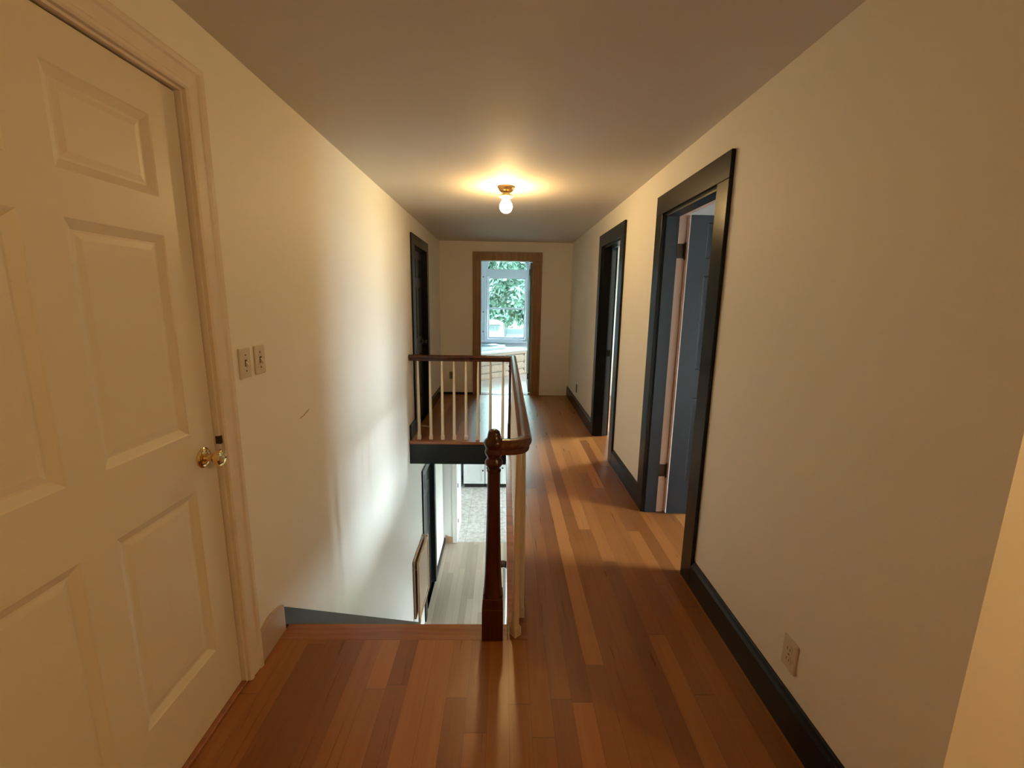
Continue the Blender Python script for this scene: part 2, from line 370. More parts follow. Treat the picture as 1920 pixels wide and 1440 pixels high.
# strike plate on the far jamb of doorway 2
sp=MB().box(1.108,1.145,D2[1]-.0025,D2[1],.895,.965).build('strike_plate',IRON,t7,bevel=.001); sp['label']='black strike plate'
t8=casing_x('trim_8',XL,1,*D4,.145,.115,.115,BLACK,'black casing round the doorway on the far left',jx=XL-.10,mj=BLACK,stop=(XL-.035,XL-.02))
t9=casing_x('trim_9',XL,1,*DL,.11,.11,.10,BLACK,'black casing round the lower level doorway',z0=ZL,jx=XL-.10,mj=BLACK,stop=(XL-.035,XL-.02))
# moulded cream casing of the near left door
def moulded_casing(root,ya,yb,zh,m):
    # profile: (outward from opening edge, height off the wall)
    P=[(.0,0),(.0,.012),(.006,.017),(.016,.018),(.022,.013),(.055,.016),(.062,.022),(.075,.024),(.082,.020),(.082,0)]
    def leg(y,s,ztop,name):
        k=MB(); lo=[];hi=[]
        for u,h in P:
            lo.append(k.bm.verts.new((XL+.0005+h,y+s*u,.001))); hi.append(k.bm.verts.new((XL+.0005+h,y+s*u,ztop+u)))
        n=len(P)
        for i in range(n): k.bm.faces.new((lo[i],lo[(i+1)%n],hi[(i+1)%n],hi[i]))
        k.bm.faces.new(lo); k.bm.faces.new(hi); k.build(name,m,root)
    leg(ya,-1,zh,'side_casing'); leg(yb,1,zh,'side_casing')
    k=MB(); A=[];B=[]
    for u,h in P:
        A.append(k.bm.verts.new((XL+.0005+h,ya-u,zh+u))); B.append(k.bm.verts.new((XL+.0005+h,yb+u,zh+u)))
    n=len(P)
    for i in range(n): k.bm.faces.new((A[i],A[(i+1)%n],B[(i+1)%n],B[i]))
    k.bm.faces.new(A); k.bm.faces.new(B); k.build('head_casing',m,root)
t10=empty('trim_10',(XL,(D3[0]+D3[1])/2,0)); struct(t10,'moulded cream casing round the white panelled door','door trim')
moulded_casing(t10,D3[0]-.008,D3[1]+.008,D3[2]+.008,CREAMTRIM)
k=MB(); k.box(XL-.109,XL+.0004,D3[0]-J,D3[0],.001,D3[2]+J); k.build('jamb',CREAMTRIM,t10)
k=MB(); k.box(XL-.109,XL+.0004,D3[1],D3[1]+J,.001,D3[2]+J); k.build('jamb',CREAMTRIM,t10)
k=MB(); k.box(XL-.109,XL+.0004,D3[0],D3[1],D3[2],D3[2]+J); k.build('head_jamb',CREAMTRIM,t10)
k=MB(); k.box(XL-.085,XL-.062,D3[0],D3[0]+.012,.001,D3[2]).box(XL-.085,XL-.062,D3[1]-.012,D3[1],.001,D3[2]).box(XL-.085,XL-.062,D3[0],D3[1],D3[2]-.012,D3[2]); k.build('door_stop',CREAMTRIM,t10)
k=MB(); k.box(XL-.012,XL+.0065,D3[1]-.0018,D3[1]+.0085,.972,1.0); o=k.build('strike_plate',BRONZE,t10,bevel=.001); o['label']='dark strike plate by the knob'
k=MB(); k.box(XL-.11,XL+.004,D3[0],D3[1],.0005,.011); struct(k.build('trim_19',NOSE,bevel=.003),'wood threshold under the white panelled door','trim')
# fir casing of the end doorway
r=empty('trim_11',(.03,YE,0)); struct(r,'orange fir casing round the end doorway','door trim')
ww=.125
MB().box(D5[0]-ww,D5[0]-.004,YE-.022,YE-.0005,.001,D5[2]).build('side_casing',FIR,r,bevel=.002)
MB().box(D5[1]+.004,D5[1]+ww+.01,YE-.022,YE-.0005,.001,D5[2]).build('side_casing',FIR,r,bevel=.002)
o=MB().box(D5[0]-ww,D5[1]+ww+.01,YE-.026,YE-.0005,D5[2]+.002,D5[2]+.13).build('head_casing',FIR,r,bevel=.002)
MB().box(D5[0]-J,D5[0],YE+.001,YE+.129,.001,D5[2]+J).build('jamb',FIR,r); MB().box(D5[1],D5[1]+J,YE+.001,YE+.129,.001,D5[2]+J).build('jamb',FIR,r)
MB().box(D5[0],D5[1],YE+.001,YE+.129,D5[2],D5[2]+J).build('head_jamb',FIR,r)

# ------------------------------------------------------------------ doors
def panel_slab(W,T,Z0,Z1,m,stile=.11,mull=.10,prof=((0,0),(.004,-.003),(.024,-.0125),(.030,-.0125),(.046,-.0095)),rows=((.25,.85),(1.04,1.65),(1.756,1.975)),both=True):
    """slab in local coords: u along width 0..W, t thickness 0..T (front face at t=T), z; returns list of (pts) faces builder in a MB with axes u=x, t=y"""
    k=MB(); pw=(W-2*stile-mull)/2
    cols=((stile,stile+pw),(stile+pw+mull,W-stile))
    def side(tf,sg):
        US=[0]+[v for c in cols for v in c]+[W]; ZS=[Z0]+[v for r in rows for v in r]+[Z1]
        for i in range(len(US)-1):
            for j in range(len(ZS)-1):
                u0,u1,z0,z1=US[i],US[i+1],ZS[j],ZS[j+1]
                if i%2==1 and j%2==1:
                    # sticking slope down, flat groove, raised field
                    L=prof
                    R=[]
                    for ins,d in L:
                        t=tf+sg*d
                        R.append([k.bm.verts.new(p) for p in ((u0+ins,t,z0+ins),(u1-ins,t,z0+ins),(u1-ins,t,z1-ins),(u0+ins,t,z1-ins))])
                    for A,B in zip(R,R[1:]):
                        for q in range(4): k.bm.faces.new((A[q],A[(q+1)%4],B[(q+1)%4],B[q]))
                    k.bm.faces.new(R[-1])
                else: k.face([(u0,tf,z0),(u1,tf,z0),(u1,tf,z1),(u0,tf,z1)])
    side(T,1); side(0,-1)
    for a,b in (((0,0),(0,T)),((W,0),(W,T))): k.face([(a[0],a[1],Z0),(b[0],b[1],Z0),(b[0],b[1],Z1),(a[0],a[1],Z1)])
    for z in (Z0,Z1): k.face([(0,0,z),(W,0,z),(W,T,z),(0,T,z)])
    bmesh.ops.remove_doubles(k.bm,verts=k.bm.verts,dist=1e-5)
    return k
def place(k,fn):
    for v in k.bm.verts: v.co=Vector(fn(*v.co))
    return k
def knob(parent,loc,direction,m,name='door_knob',s=1.0):
    """direction: axis letter and sign; rosette part with knob"""
    ax,sg=direction
    prof=[(.034,0),(.034,.004),(.028,.009),(.016,.011),(.012,.016),(.011,.030),(.016,.036),(.025,.044),(.0285,.054),(.026,.062),(.016,.067),(0,.068)]
    prof=[(r*s,sg*h*s) for r,h in prof]
    k=MB().lathe(prof[:4]+[(0,prof[3][1])],loc,ax,36); o=k.build(name,m,parent,smooth=True); 
    k=MB().lathe([(.0,sg*.0105*s)]+prof[3:],loc,ax,36); k.build('knob_grip',m,o,smooth=True)
    return o
# door_1: white six panel door on the near left wall (closed)
d=empty('door_1',(XL-.0555,D3[0]+.004,.012)); struct(d,'closed cream six panel door on the near left','door')
W=D3[1]-D3[0]-.007
k=panel_slab(W,.042,.012,D3[2]-.005,CREAM,stile=.112,mull=.10)
place(k,lambda u,t,z:(XL-.058+t,D3[0]+.0035+u,z)); k.build('slab',CREAM,d)
o=knob(d,(XL-.016,1.425,.945),('x',1),BRASS); o['label']='polished brass knob'
# door_2: dark slate door standing open in the nearer right room
def open_door_right(name,hinge_y,face_sign,zh,W,m,edge_m,label,hinge_side):
    d=empty(name,(XW+.006,hinge_y,.012)); struct(d,label,'door')
    k=panel_slab(W,.04,.012,zh-.006,m,stile=.112,mull=.10,prof=((0,0),(.008,-.010),(.016,-.010),(.050,-.004)))
    if face_sign<0: place(k,lambda u,t,z:(XW+.008+u,hinge_y-.004-t,z))
    else: place(k,lambda u,t,z:(XW+.008+u,hinge_y+.004+t,z))
    k.build('slab',m,d)
    y0,y1=(hinge_y-.044,hinge_y-.004) if face_sign<0 else (hinge_y+.004,hinge_y+.044)
    o=MB().box(XW+.0035,XW+.0078,y0,y1,.013,zh-.007).build('hinge_edge',edge_m,d); o['label']='pale unpainted hinge edge'
    for sgn,y in ((-1,y0),(1,y1)):
        knob(d,(XW+.008+W-.06,y,.94),('y',sgn),BRONZE)
    return d
d2=open_door_right('door_2',D1[1],-1,D1[2],.72,SLATE,PINK,'dark slate panelled door standing open in the nearer right doorway',1)
for zc in (1.805,.315):
    k=MB(); k.box(1.104,1.1505,D1[1]-.0025,D1[1]-.0003,zc-.045,zc+.045); o=k.build('hinge',BRONZE,d2,bevel=.0008)
    MB().lathe([(0,-.056),(.003,-.054),(.0065,-.048),(.0065,.048),(.003,.054),(0,.056)],(1.1525,D1[1]-.0075,zc),'z',14).build('hinge_pin',BRONZE,o,smooth=True)
d3=open_door_right('door_3',D2[0],1,D2[2],.75,SLATE,SLATE,'dark door swung out of sight inside the farther right doorway',-1)
# door_4 far left, closed; door_5 lower level, closed
for nm,(ya,yb,zh),z0,lab in (('door_4',D4,0,'closed black door recessed on the far left'),('door_5',DL,ZL,'closed black door on the lower left wall')):
    d=empty(nm,(XL-.05,ya+.003,z0+.012)); struct(d,lab,'door'); Wd=yb-ya-.006; hh=zh-z0
    s=hh/2.085
    k=panel_slab(Wd,.04,.012,hh-.004,BLACK,stile=.11,mull=.09,rows=tuple((a*s,b*s) for a,b in ((.25,.85),(1.04,1.65),(1.756,1.975))))
    place(k,lambda u,t,z:(XL-.077+t,ya+.003+u,z0+z)); k.build('slab',BLACK,d)
    knob(d,(XL-.037,ya+.07 if nm=='door_5' else yb-.10,z0+.95),('x',1),IRON if nm=='door_5' else BRONZE,s=.8)
# door_6: grey door standing open into the end room, seen nearly edge on
d=empty('door_6',(D5[1]-.004,YE+.134,.012)); struct(d,'grey green door standing open into the window room','door')
k=panel_slab(.76,.04,.012,D5[2]-.006,GREYDOOR,stile=.112,mull=.10)
ca,sa=math.cos(math.radians(91.3)),math.sin(math.radians(91.3))
place(k,lambda u,t,z:(D5[1]-.034+ -(ca*0)+ u*(-ca)*1.0 + t*.9, YE+.138+u*sa, z)); k.build('slab',GREYDOOR,d)
for zc in (1.90,.28):
    MB().lathe([(0,-.05),(.007,-.046),(.007,.046),(0,.05)],(D5[1]-.042,YE+.133,zc),'z',12).build('hinge',IRON,d,smooth=True)
# door_7: white door standing open beside the lower wall stub
d=empty('door_7',(-.77,7.11,ZL)); struct(d,'white door standing open to the tiled room downstairs','door')
k=panel_slab(.62,.036,.01,1.98,CABW,stile=.10,mull=.08)
place(k,lambda u,t,z:(-.806+t,7.115+u,ZL+z)); k.build('slab',CABW,d)
for zc in (.35,1.0): MB().lathe([(0,-.04),(.007,-.036),(.007,.036),(0,.04)],(-.762,7.112,ZL+zc),'z',12).build('hinge',BRONZE,d,smooth=True)
r=empty('trim_12',(-.78,7.0,ZL)); struct(r,'white casing of the opening to the tiled room','door trim')
MB().box(-.845,-.772,6.982,6.9995,ZL+.001,-.5).build('side_casing',WHITE,r,bevel=.002)
MB().box(-.7745,-.766,6.985,7.105,ZL+.001,-.5).build('jamb',WHITE,r)

# ------------------------------------------------------------------ baseboards, skirt
def bboard_x(name,x,sgn,y0,y1,z0,h,m,label,th=.018):
    P=[(0,0),(th,0),(th,h-.03),(th-.006,h-.016),(th-.010,h-.004),(th-.013,h),(0,h)]
    k=MB(); k.prism([(x+sgn*(.0004+a),z0+.0006+b) for a,b in P],'y',y0,y1); return struct(k.build(name,m),label,'baseboard')
bboard_x('baseboard_right',XR,-1,.811,D1[0]-.1185,0,.15,BLACK,'dark baseboard along the near right wall')
bboard_x('baseboard_right_middle',XR,-1,D1[1]+.1185,D2[0]-.1255,0,.15,BLACK,'dark baseboard between the two right doorways')
bboard_x('baseboard_right_far',XR,-1,D2[1]+.1155,YE-.001,0,.15,BLACK,'dark baseboard beyond the farther right doorway')
bboard_x('baseboard_left_far',XL,1,D4[1]+.1155,YE-.001,0,.15,BLACK,'dark baseboard in the far left corner')
k=MB(); k.box(XL+.0005,XL+.020,FAR+.035,D4[0]-.146,.0006,.165); struct(k.build('baseboard_left_guard',BLACK,bevel=.003),'short black baseboard block where the guard rail meets the wall','baseboard')
k=MB(); k.prism([(1.581,.0006),(1.775,.0006),(1.775,.125),(1.755,.135),(1.690,.150),(1.655,.150),(1.6,.135),(1.581,.128)],'x',XL+.0005,XL+.017); struct(k.build('baseboard_left',TANTRIM,bevel=.003),'short tan baseboard between the white door and the stairs','baseboard')
# sloping dark skirt board down the stairs
s0=(1.778,.112); 
k=MB(); k.prism([(1.778,.112),(4.73,.112-(4.73-1.778)*.84),(4.73,ZL+.0005),(4.55,ZL+.0005),(1.778,-.30)],'x',XL+.0005,XL+.015)
struct(k.build('trim_13',BLACK),'dark skirt board sloping down the stairs','trim')
bboard_x('baseboard_lower_left',XL,1,DL[1]+.1105,6.999,ZL,.10,BLACK,'black baseboard on the lower left wall')
k=MB(); k.prism([(XL+.019,ZL+.0005),(-.846,ZL+.0005),(-.846,ZL+.09),(-.86,ZL+.105),(-.92,ZL+.12),(XL+.019,ZL+.145)],'y',6.982,6.9995); struct(k.build('baseboard_lower_end',GATEW),'brown baseboard on the lower wall stub','baseboard')
# ragged plaster strip at the foot of the end wall where the base board is missing
k=MB(); pts=[(D5[1]+ww+.012,.030)]; x=D5[1]+ww+.012
while x<XR-.04:
    x+=random.uniform(.015,.05); pts.append((min(x,XR-.03),.026+random.uniform(-.010,.014)))
top=[(XR-.03,.115),(.9,.118),(.8,.108),(D5[1]+ww+.012,.112)]
k.prism(pts+top,'y',YE-.004,YE-.0004); struct(k.build('trim_14',base('bare_plaster',(.78,.72,.66),.8,var=.08,scale=30)),'ragged bare plaster strip at the foot of the end wall','trim')
k=MB(); k.box(XL+.02,D5[0]-ww-.002,YE-.006,YE-.0004,.0006,.035); struct(k.build('trim_15',BLACK),'thin dark strip at the foot of the end wall left','trim')

# ------------------------------------------------------------------ staircase
st=empty('staircase',(-.48,LIP,ZL)); struct(st,'wooden stairs going down below the landing','stairs')
nr=14; rise=-ZL/nr; run=.225
for i in range(1,nr):
    y0=1.79+run*(i-1)-.0; 
    MB().box(XL+.016,EDGE-.01,y0+.001,y0+run+.02,-rise*i-.028,-rise*i).build('tread',NOSE,st,bevel=.004)
for i in range(0,nr):
    y0=1.79+run*i
    MB().box(XL+.016,EDGE-.012,y0-.016,y0-.001,-rise*(i+1)+.001,-rise*i-.029).build('riser',WHITE,st)

# ------------------------------------------------------------------ balustrade
RX=.094; RZ0,RZ1=.852,.915; BY=4.56
bal=empty('stair_balustrade',(RX,3.1,0)); tag(bal,'mahogany handrail with cream balusters and a turned newel guarding the stairwell','balustrade')
NX,NY=-.037,1.748
# newel
nw=MB(); hb=.0465
nw.box(NX-hb,NX+hb,NY-hb,NY+hb,.0005,.155)
# chamfer from square to octagon-ish
c=.028
sq=[(hb,-hb),(hb,hb),(-hb,hb),(-hb,-hb)]
A=[nw.bm.verts.new((NX+x,NY+y,.155)) for x,y in sq]; B=[nw.bm.verts.new((NX+x*.93,NY+y*.93,.205)) for x,y in sq]
for i in range(4): nw.bm.faces.new((A[i],A[(i+1)%4],B[(i+1)%4],B[i]))
nw.bm.faces.new(B)
newel=nw.build('newel_post',MAHOG,bal,bevel=.003)
MB().lathe([(.0425,.2),(.043,.213),(.0405,.222),(.0385,.26),(.036,.31),(.0335,.40),(.031,.50),(.0285,.62),(.027,.70),(.0268,.772)],(NX,NY,0),'z',40).build('newel_shaft',MAHOG,newel,smooth=True)
MB().lathe([(.0268,.772),(.030,.777),(.030,.782),(.0245,.786),(.0245,.793),(.031,.800),(.037,.810),(.0375,.819),(.033,.828),(.0285,.834),(.0285,.839),(.033,.846),(.0375,.856),(.038,.864),(.034,.874),(.0355,.882),(.042,.895),(.0425,.904),(.037,.914),(.029,.921),(.0265,.936),(.0235,.948),(.015,.955),(0,.957)],(NX,NY,0),'z',40).build('newel_cap',MAHOG,newel,smooth=True)
# corner post
cp=MB(); CX,CY=.066,4.555
cp.box(CX-.02,CX+.02,CY-.02,CY+.02,.0005,.17); cpo=cp.build('corner_post',MAHOG,bal,bevel=.003)
MB().lathe([(.018,.168),(.0205,.18),(.017,.19),(.015,.3),(.0135,.6),(.013,.735),(.019,.742),(.019,.75),(.013,.758),(.0135,.79),(.019,.797),(.019,.805),(.013,.813),(.0135,.855)],(CX,CY,0),'z',24).build('corner_post_shaft',MAHOG,cpo,smooth=True)
# rail profile (side, up) about the rail base centre
prof=[(-.018,0),(.018,0),(.021,.010),(.0165,.021),(.027,.029),(.030,.040),(.0285,.051),(.021,.059),(.010,.063),(-.010,.063),(-.021,.059),(-.0285,.051),(-.030,.040),(-.027,.029),(-.0165,.021),(-.021,.010)]
path=[(RX,BY,RZ0)]
yc=1.748; R=.07
path+= [(RX,y,RZ0) for y in (3.5,2.5,yc+R+.03)]
for i in range(0,9):
    a=PI/2*i/8; path.append((RX-R+R*math.cos(a),yc+R-R*math.sin(a)-.0,RZ0))
path.append((NX+.02,yc,RZ0))
MB().sweep(prof,path).build('handrail',MAHOGH,bal,smooth=True)
MB().sweep(prof,[(XL+.002,BY,RZ0-.006),(RX-.002,BY,RZ0-.006)]).build('handrail',MAHOG,bal,smooth=True)
# baluster: square foot block and tapering round shaft
def baluster(x,y,rot=0,block=True,taper=1.0,ztop=.853):
    k=MB(); h=.0185; ca,sa=math.cos(rot),math.sin(rot)
    def P(u,v,z): return (x+ca*u-sa*v,y+sa*u+ca*v,z)
    if block:
        k.hexa([P(-h,-h,.0005),P(h,-h,.0005),P(h,h,.0005),P(-h,h,.0005),P(-h,-h,.040),P(h,-h,.040),P(h,h,.040),P(-h,h,.040)])
        k.hexa([P(-h,-h,.040),P(h,-h,.040),P(h,h,.040),P(-h,h,.040),P(-.014,-.014,.052),P(.014,-.014,.052),P(.014,.014,.052),P(-.014,.014,.052)])
    k.lathe([(.0165,.0006 if not block else .045),(.0165,.10),(.0155,.35),(.013,.60),(.0105,.78),(.0095,ztop)],(x,y,0),'z',20)
    return k.build('baluster',BALUS,bal,smooth=True)
b0=baluster(.0655,1.745,math.radians(38))
yb=1.867; first=None
while yb<4.48:
    if first is None:
        first=baluster(RX-.002,yb); fy=yb
    else:
        c=first.copy(); COL.objects.link(c); c.parent=bal; c.location.y+=yb-fy
    yb+=.1245
for i,x in enumerate((-.896,-.771,-.646,-.521,-.396,-.268,-.139,-.008)):
    c=first.copy(); COL.objects.link(c); c.parent=bal
    c.location.x+=x-(RX-.002); c.location.y+=BY-fy

# lower balustrade at the foot of the stairs
lb=empty('lower_balustrade',(.05,4.92,ZL)); tag(lb,'white balusters under a dark rail at the foot of the stairs','balustrade')
MB().lathe([(.026,0.0005),(.026,.06),(.020,.075),(.017,.14),(.024,.5),(.030,.86),(.030,.90)],(.05,4.92,ZL),'z',24).build('newel_post',WHITE,lb,smooth=True)
pr=[(a*1.0,b*1.1) for a,b in prof]
pth=[(.085,3.45,ZL+.93+(4.78-3.45)*.84),(.085,4.70,ZL+.93+.08*.84)]+[(.085-.06*(1-math.cos(a)),4.70+.14+.07*math.sin(a),ZL+.92) for a in (0,PI/4,PI/2,PI*.75)]
pth+= [(-.02,4.92,ZL+.905)]
MB().sweep(pr,pth).build('handrail',MAHOG,lb,smooth=True)
for i in range(6):
    y=3.5+i*.225; zt=-rise*(int((y-1.79)/run)+1); zr=ZL+.93+(4.78-y)*.84
    MB().lathe([(.014,0.0005),(.012,zr-zt+.01)],(.085,y,zt-.0 if False else zt),'z',12).build('baluster',WHITE,lb,smooth=True)

# ------------------------------------------------------------------ baby gate by the lower door
g=empty('baby_gate',(XL+.04,4.74,-2.12)); tag(g,'folded tan wooden safety gate against the lower stair wall','gate')
for nm,x0,x1,y0,y1 in (('back_frame',XL+.006,XL+.026,4.46,5.03),('front_frame',XL+.052,XL+.078,4.44,5.035)):
    z0,z1=-2.11,-1.385; k=MB(); w=.035
    k.box(x0,x1,y0,y0+w,z0-.04 if nm=='front_frame' else z0,z1).box(x0,x1,y1-w,y1,z0,z1+.012).box(x0,x1,y0+w,y1-w,z1-w,z1).box(x0,x1,y0+w,y1-w,z0,z0+w)
    f=k.build(nm,GATEW,g,bevel=.003)
    xm=(x0+x1)/2; MB().box(xm-.003,xm+.003,y0+w,y1-w,z0+w,z1-w).build('mesh_panel',base('gate_mesh',(.36,.27,.195),.6,var=.15,scale=60),f)
MB().lathe([(.006,-.055),(.006,.006)],(XL+.052,4.475,-1.50),'x',10).build('latch_rod',IRON,g,smooth=True)
MB().lathe([(.006,-.055),(.006,.006)],(XL+.052,5.01,-2.05),'x',10).build('latch_rod',IRON,g,smooth=True)

# ------------------------------------------------------------------ ceiling light with bare bulb
def ceiling_light(loc,mbulb,label):
    r=empty('ceiling_light',loc); tag(r,label,'ceiling light')
    cb=MB().lathe([(.066,-.0005),(.0665,-.006),(.060,-.012),(.058,-.020),(.050,-.032),(.036,-.040),(.026,-.044),(.026,-.050),(0,-.050)],loc,'z',40).build('canopy',base('aged_brass_canopy',(.50,.30,.13),.3,metal=.85,var=.1),r,smooth=True)
    # scalloped collar
    k=MB(); n=48; R0=[]; 
    for h,rr,sc in ((-.050,.030,0),(-.058,.042,.004),(-.070,.050,.007),(-.078,.043,.006),(-.084,.030,0)):
        ring=[]
        for i in range(n):
            a=2*PI*i/n; q=rr+sc*math.cos(8*a); ring.append(k.bm.verts.new((loc[0]+q*math.cos(a),loc[1]+q*math.sin(a),loc[2]+h)))
        R0.append(ring)
    for A,B in zip(R0,R0[1:]):
        for i in range(n): k.bm.faces.new((A[i],A[(i+1)%n],B[(i+1)%n],B[i]))
    k.bm.faces.new(R0[0]); k.bm.faces.new(R0[-1]); k.build('socket_collar',FROST,r,smooth=True)
    k=MB().lathe([(.018,-.0845),(.024,-.092),(.036,-.108),(.046,-.126),(.0495,-.142),(.047,-.158),(.039,-.174),(.025,-.186),(.010,-.1915),(0,-.192)],loc,'z',36)
    o=k.build('bulb',mbulb,r,smooth=True); o['label']='glowing round bulb'
    return r
ceiling_light((.001,3.6,H),BULB,'bare glowing bulb in a brass holder on the hallway ceiling')
ceiling_light((2.15,-.25,H),BULB2,'second bare bulb on the ceiling round the right corner')
# smoke detector at the top edge of the picture
r=empty('smoke_detector',(.022,1.345,H)); tag(r,'pale round smoke detector on the ceiling at the top edge','smoke detector')
MB().lathe([(.062,-.0005),(.062,-.012),(.056,-.022),(0,-.022)],(.022,1.345,H),'z',36).build('base_plate',PLASTIC,r,smooth=True)
MB().lathe([(.048,-.0225),(.046,-.032),(.034,-.037),(0,-.037)],(.022,1.345,H),'z',36).build('cover',PLASTIC,r,smooth=True)

# ------------------------------------------------------------------ switches and outlets
def plate_x(name,x,sgn,yc,zc,label,cat,kind,w=.072,h=.114,m=IVORY,group=None):
    r=empty(name,(x,yc,zc)); tag(r,label,cat,group)
    a,b=sorted((x+sgn*.0003,x+sgn*.007)); MB().box(a,b,yc-w/2,yc+w/2,zc-h/2,zc+h/2).build('cover_plate',m,r,bevel=.003)
    c,d=sorted((x+sgn*.0072,x+sgn*.009))
    if kind=='switch':
        k=MB(); MB().box(c,d,yc-.006,yc+.006,zc-.013,zc+.013).build('slot',IVORYD,r)
        x0,x1=x+sgn*.0091,x+sgn*.019
        k=MB(); k.hexa([(x0,yc-.004,zc-.011),(x0,yc+.004,zc-.011),(x0,yc+.004,zc+.006),(x0,yc-.004,zc+.006),(x1,yc-.0035,zc-.016),(x1,yc+.0035,zc-.016),(x1,yc+.0035,zc-.008),(x1,yc-.0035,zc-.008)]); k.build('toggle',m,r)
        for dz in (-.03,.03): MB().lathe([(.003,sgn*.0072),(.003,sgn*.0085),(0,sgn*.009)],(x,yc,zc+dz),'x',10).build('screw',IVORYD,r)
    else:
        for dz in (-.02,.02):
            f=MB(); f.lathe([(.0165,sgn*.0072),(.0165,sgn*.009),(0,sgn*.009)],(x,yc,zc+dz),'x',20); o=f.build('socket',m,r)
            MB().box(*sorted((x+sgn*.0091,x+sgn*.0096)),yc-.008,yc-.005,zc+dz-.005,zc+dz+.005).box(*sorted((x+sgn*.0091,x+sgn*.0096)),yc+.005,yc+.008,zc+dz-.005,zc+dz+.005).build('slot',IVORYD,o)
        MB().lathe([(.003,sgn*.0072),(.003,sgn*.0085),(0,sgn*.009)],(x,yc,zc),'x',10).build('screw',IVORYD,r)
    return r
plate_x('light_switch',XL,1,1.680,1.229,'ivory light switch nearer the white door','light switch','switch',group='light switches beside the white door')
plate_x('light_switch',XL,1,1.783,1.229,'ivory light switch farther from the white door','light switch','switch',group='light switches beside the white door')
plate_x('wall_outlet',XR,-1,1.322,.282,'ivory outlet low on the near right wall','outlet','outlet')
plate_x('wall_outlet',XR,-1,6.0,.29,'dark outlet low on the right wall beyond the farther doorway','outlet','outlet',m=base('brown_plastic',(.10,.08,.06),.4))
r=empty('wall_outlet',(-.818,YE,.30)); tag(r,'brown outlet on the end wall left of the fir casing','outlet')
MB().box(-.818-.036,-.818+.036,YE-.007,YE-.0003,.245,.36).build('cover_plate',base('brown_plate',(.20,.15,.10),.4),r,bevel=.002)
for dz in (-.02,.02): MB().lathe([(.0165,-.0072),(.0165,-.009),(0,-.009)],(-.818,YE,.3025+dz),'y',20).build('socket',IVORYD,r)
# pale plastic strip lying on the floor in front of the far left door
tag(MB().tube([(XL+.018,5.05,.006),(XL+.08,5.03,.006),(XL+.15,4.99,.006)],.006,8).build('plastic_strip',PLASTIC,smooth=True),'thin white strip lying on the floor by the far left door','strip')
# scuff on the left wall
k=MB(); k.prism([(2.09,.902),(2.13,.906),(2.17,.918),(2.20,.921),(2.19,.913),(2.14,.900),(2.10,.897)],'x',XL+.0002,XL+.0008); struct(k.build('trim_16',base('scuff_mark',(.42,.35,.26),.7,var=.2,scale=80)),'grey scuff mark on the left wall','scuff mark')

# ------------------------------------------------------------------ window of the end room
r=empty('window_1',(cx,YW,.6)); struct(r,'tall white sash window with arched top in the end room','window')
BW=base('blue_white_window_paint',(.60,.68,.78),.4,var=.03)
k=MB(); fy0,fy1=YW+.03,YW+.09
k.box(wx0,wx0+.05,fy0,fy1,.60,zs).box(wx1-.05,wx1,fy0,fy1,.60,zs).box(wx0+.05,wx1-.05,fy0,fy1,.60,.64)
k.box(wx0,wx1,fy0-.02,fy1,1.95,zs+.01)
for i in range(n):
    a0,a1=PI-PI*i/n,PI-PI*(i+1)/n; q=[(cx+rr*math.cos(a),zs+.0+rr*math.sin(a)) for a,rr in ((a0,ar),(a1,ar),(a1,ar-.045),(a0,ar-.045))]
    k.prism(q,'y',fy0,fy1)
k.build('window_frame',BW,r)
def sash(z0,z1,y0,y1,nm,bot,top):
    k=MB(); x0,x1=wx0+.052,wx1-.052; w=.028
    k.box(x0,x0+w,y0,y1,z0,z1).box(x1-w,x1,y0,y1,z0,z1).box(x0+w,x1-w,y0,y1,z0,z0+bot).box(x0+w,x1-w,y0,y1,z1-top,z1)
    s=k.build(nm,BW,r); ym=(y0+y1)/2
    MB().box(x0+w,x1-w,ym-.002,ym+.002,z0+bot,z1-top).build('glass_pane',TINTED,s); return s
sash(.642,1.305,YW+.035,YW+.058,'lower_sash',.045,.03); sash(1.28,1.948,YW+.062,YW+.085,'upper_sash',.03,.03)
k=MB(); k.prism([(cx+(ar-.046)*math.cos(PI*i/n),zs+.011+(ar-.047)*math.sin(PI*i/n)*.98) for i in range(n+1)],'y',YW+.058,YW+.062); k.build('arched_pane',TINTED,r)
k=MB(); k.box(wx0-.14,wx1+.14,YW-.06,YW+.029,.565,.598); k.build('window_sill',BW,r,bevel=.004)
k=MB(); k.box(wx0-.13,wx0-.002,YW-.022,YW-.0006,.60,zs).box(wx1+.002,wx1+.13,YW-.022,YW-.0006,.60,zs)
for i in range(n):
    a0,a1=PI-PI*i/n,PI-PI*(i+1)/n; q=[(cx+rr*math.cos(a),zs+rr*math.sin(a)) for a,rr in ((a0,ar+.13),(a1,ar+.13),(a1,ar+.002),(a0,ar+.002))]
    k.prism(q,'y',YW-.022,YW-.0006)
k.build('window_casing',BW,r)
k=MB(); k.box(wx0-.02,wx0-.002,YW-.034,YW-.0225,.62,1.93); k.build('shutter_strip',BW,r)
for z in (.80,1.22,1.95): MB().lathe([(0,0),(.014,-.002),(.016,-.010),(.010,-.018),(0,-.02)],(wx0-.045,YW-.022,z),'y',14).build('shutter_knob',base('grey_metal_knob',(.16,.18,.20),.4,metal=.6),r,smooth=True)
